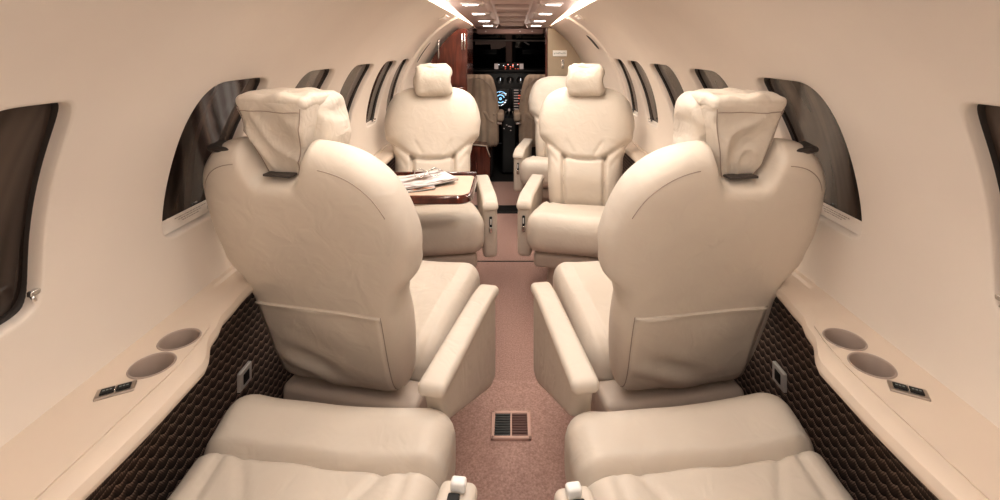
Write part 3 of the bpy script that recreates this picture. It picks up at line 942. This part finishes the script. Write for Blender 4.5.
for i in range(5): mb.add(rbox(.009, .004, .009, .001, (1, 1, 1), (-.10 + .05*i, -.042, 1.07 - .01*(i % 2))))
obj('status_lights', *mb.vf(), WHITEE, an, smooth=False)
# round gauges in a row
for i, x in enumerate((-.31, -.20, -.09, .02, .13, .24)):
    gz = .90
    ga = obj('gauge', *lathe([(.0, .0), (.036, .0), (.040, .006), (.044, .0)], 24), plain('gauge_black_%d' % i, (.02, .02, .02), .3), t)
    ga.rotation_euler = (PI/2, 0, 0); ga.location = (x, -.003, gz)
    obj('needle', *rbox(.005, .03, .002, .0008, (1, 1, 1), (.004, .008, .003)), WHITEE if i in (2, 4) else DIMW, ga)
sc_ = obj('navigation_display', *rbox(.20, .012, .21, .006, (2, 1, 2), (-.085, -.006, .70)), BLACKG, t)
def ring(cx, cz, r, th, mb, n=28, a0=0, a1=2*PI):
    pts = [(cx + r*math.cos(a0 + (a1-a0)*i/n), -.0145, cz + r*math.sin(a0 + (a1-a0)*i/n)) for i in range(n+1)]
    mb.add(tube(pts, th, 5))
mb = MB(); ring(-.085, .70, .042, .005, mb, a0=.3, a1=5.6); ring(-.085, .70, .010, .005, mb)
ring(-.085, .70, .078, .003, mb, a0=.7, a1=2.4)
obj('compass_rose', *mb.vf(), CYAN, sc_)
mb = MB(); random.seed(9)
for i in range(22):
    a = random.uniform(0, 2*PI); r = random.uniform(.06, .092)
    mb.add(rbox(random.uniform(.006, .022), .003, .006, .001, (1, 1, 1), (-.085 + r*math.cos(a), -.014, .70 + r*math.sin(a)*1.0)))
obj('readouts', *mb.vf(), WHITEE, sc_, smooth=False)
rs = obj('radio_stack', *rbox(.16, .012, .24, .006, (2, 1, 2), (.115, -.006, .69)), BLACKG, t)
mb = MB(); mr = MB()
for j in range(8):
    z = .59 + .029*j
    mb.add(rbox(.05, .003, .010, .001, (1, 1, 1), (.085, -.014, z))); mb.add(rbox(.035, .003, .010, .001, (1, 1, 1), (.15, -.014, z)))
    if j in (2, 4, 5): mr.add(rbox(.03, .003, .010, .001, (1, 1, 1), (.122, -.0145, z)))
obj('radio_readouts', *mb.vf(), DIMW, rs, smooth=False); obj('radio_digits', *mr.vf(), REDE, rs, smooth=False)
# centre pedestal
t = thing('control_pedestal', 'black centre pedestal with throttle levers between the pilot seats', 'pedestal', (-.03, 5.0, 0))
def pf(x, y, z): return (x, y - .12*(1-z/.55), z)
obj('pedestal_body', *rbox(.15, .34, .54, .02, (2, 2, 3), (0, .06, .27), pf), BLACK, t)
for x in (-.035, .0, .035):
    lv = obj('throttle_lever', *tube([(x, -.02, .53), (x, -.04, .60)], .006), SATIN, t)
    obj('knob', *rbox(.022, .022, .026, .008, (1, 1, 1), (x, -.042, .61)), DIMW if x == 0 else BLACK, lv)
mb = MB(); random.seed(12)
for i in range(6): mb.add(rbox(.012, .004, .008, .001, (1, 1, 1), (random.uniform(-.05, .05), -.232, random.uniform(.42, .5))))
obj('small_lights', *mb.vf(), DIMW, t, smooth=False)

# pilot seats
def pilot_seat(x, inb, label):
    t = thing('pilot_seat', label, 'seat', (x, 4.62, 0), 0, 'pilot seats in the cockpit')
    def fb(a, b, c):
        k = (c-.30)/.70
        w = .010*math.sin(a*90)*(.4 + .6*max(0., 1-k)) + .010*noise.noise(Vector((a*9, c*7, x)))
        tap = 1 - .32*max(0., (k-.45)/.55)**2
        return (a*tap, b + (w if b < 0 else 0) - .05*k, c)
    bk = obj('backrest', *rbox(.42, .12, .70, .055, (26, 3, 30), (0, 0, .65), fb), TAN, t)
    ft = []
    for i in range(25):
        an = PI*(.08 + .84*i/24)
        ft.append((.185*math.cos(an), -.112, .68 + .29*math.sin(an)))
    obj('cover_hem', *tube(ft, .004, 5), SEAM, bk)
    def fw(a, b, c): return (a, b + .012*math.sin(a*60 + c*50), c - .01*math.cos(a*40))
    obj('cover_skirt', *rbox(.36, .05, .10, .02, (20, 2, 8), (0, -.055, .60), fw), TAN, bk)
    obj('seat_cushion', *rbox(.38, .42, .12, .04, (3, 3, 2), (0, .24, .38)), TAN, t)
    obj('seat_base', *rbox(.30, .34, .31, .02, (2, 2, 2), (0, .22, .155)), COCKDARK, t)
    ar = obj('armrest', *rbox(.07, .26, .09, .028, (2, 3, 2), (inb*.225, .02, .60)), TAN, t)
    obj('armrest_bracket', *rbox(.05, .03, .02, .004, (1, 1, 1), (inb*.215, -.06, .535)), CHROME, ar)
pilot_seat(-.335, 1, 'tan covered pilot seat left of the pedestal seen from behind')
pilot_seat(.275, -1, 'tan covered pilot seat right of the pedestal seen from behind')

# ------------------------------------------------------------------ lights
def area(name, loc, size, energy, col=(1, .965, .92), rot=(0, 0, 0)):
    l = bpy.data.lights.new(name, 'AREA'); l.shape = 'RECTANGLE'; l.size, l.size_y = size; l.energy = energy; l.color = col
    o = bpy.data.objects.new(name, l); COL.objects.link(o); o.location = loc; o.rotation_euler = rot
    return o
area('ceiling_lamp_rear', (0, .55, 1.46), (.5, 1.9), 7.2)
area('aft_lamp', (0, -.55, 1.15), (.9, .5), 2.2, rot=(R(78), 0, 0))
for sx in (-1, 1):
    for (Y, X) in RL + [(1.7, .195), (1.0, .2)]:
        l = bpy.data.lights.new('reading_spot', 'SPOT'); l.energy = 3.6 if Y > 2 else 3.4; l.spot_size = R(160); l.spot_blend = 1; l.color = (1, .95, .88); l.shadow_soft_size = .03
        o = bpy.data.objects.new('reading_spot', l); COL.objects.link(o); o.location = (sx*X, Y, zceil(Y) - .03)
for sx in (-1, 1):
    area('cove_strip_lamp', (sx*.352, 2.95, 1.488), (.02, 2.0), 7, (1, .94, .84), (0, -sx*R(-28), 0))
l = bpy.data.lights.new('cockpit_fill', 'POINT'); l.energy = 4.5; l.color = (1, .8, .68); l.shadow_soft_size = .1  # unseen fill lamp, added to brighten the pilot seats and cockpit header
o = bpy.data.objects.new('cockpit_fill', l); COL.objects.link(o); o.location = (0, 4.5, 1.33)

w = bpy.data.worlds.new('night'); SC.world = w; w.use_nodes = True
w.node_tree.nodes['Background'].inputs['Color'].default_value = (.9, .85, .8, 1)
w.node_tree.nodes['Background'].inputs['Strength'].default_value = .02

# ------------------------------------------------------------------ camera
cd = bpy.data.cameras.new('camera'); cam = bpy.data.objects.new('camera', cd); COL.objects.link(cam)
cd.sensor_width = 36; cd.lens = 480/1000*36; cd.clip_start = .02
cd.shift_y = -(250-46)/1000; cd.shift_x = -12/1000
cam.location = (0, 0, H); cam.rotation_euler = (PI/2, 0, 0)
SC.camera = cam
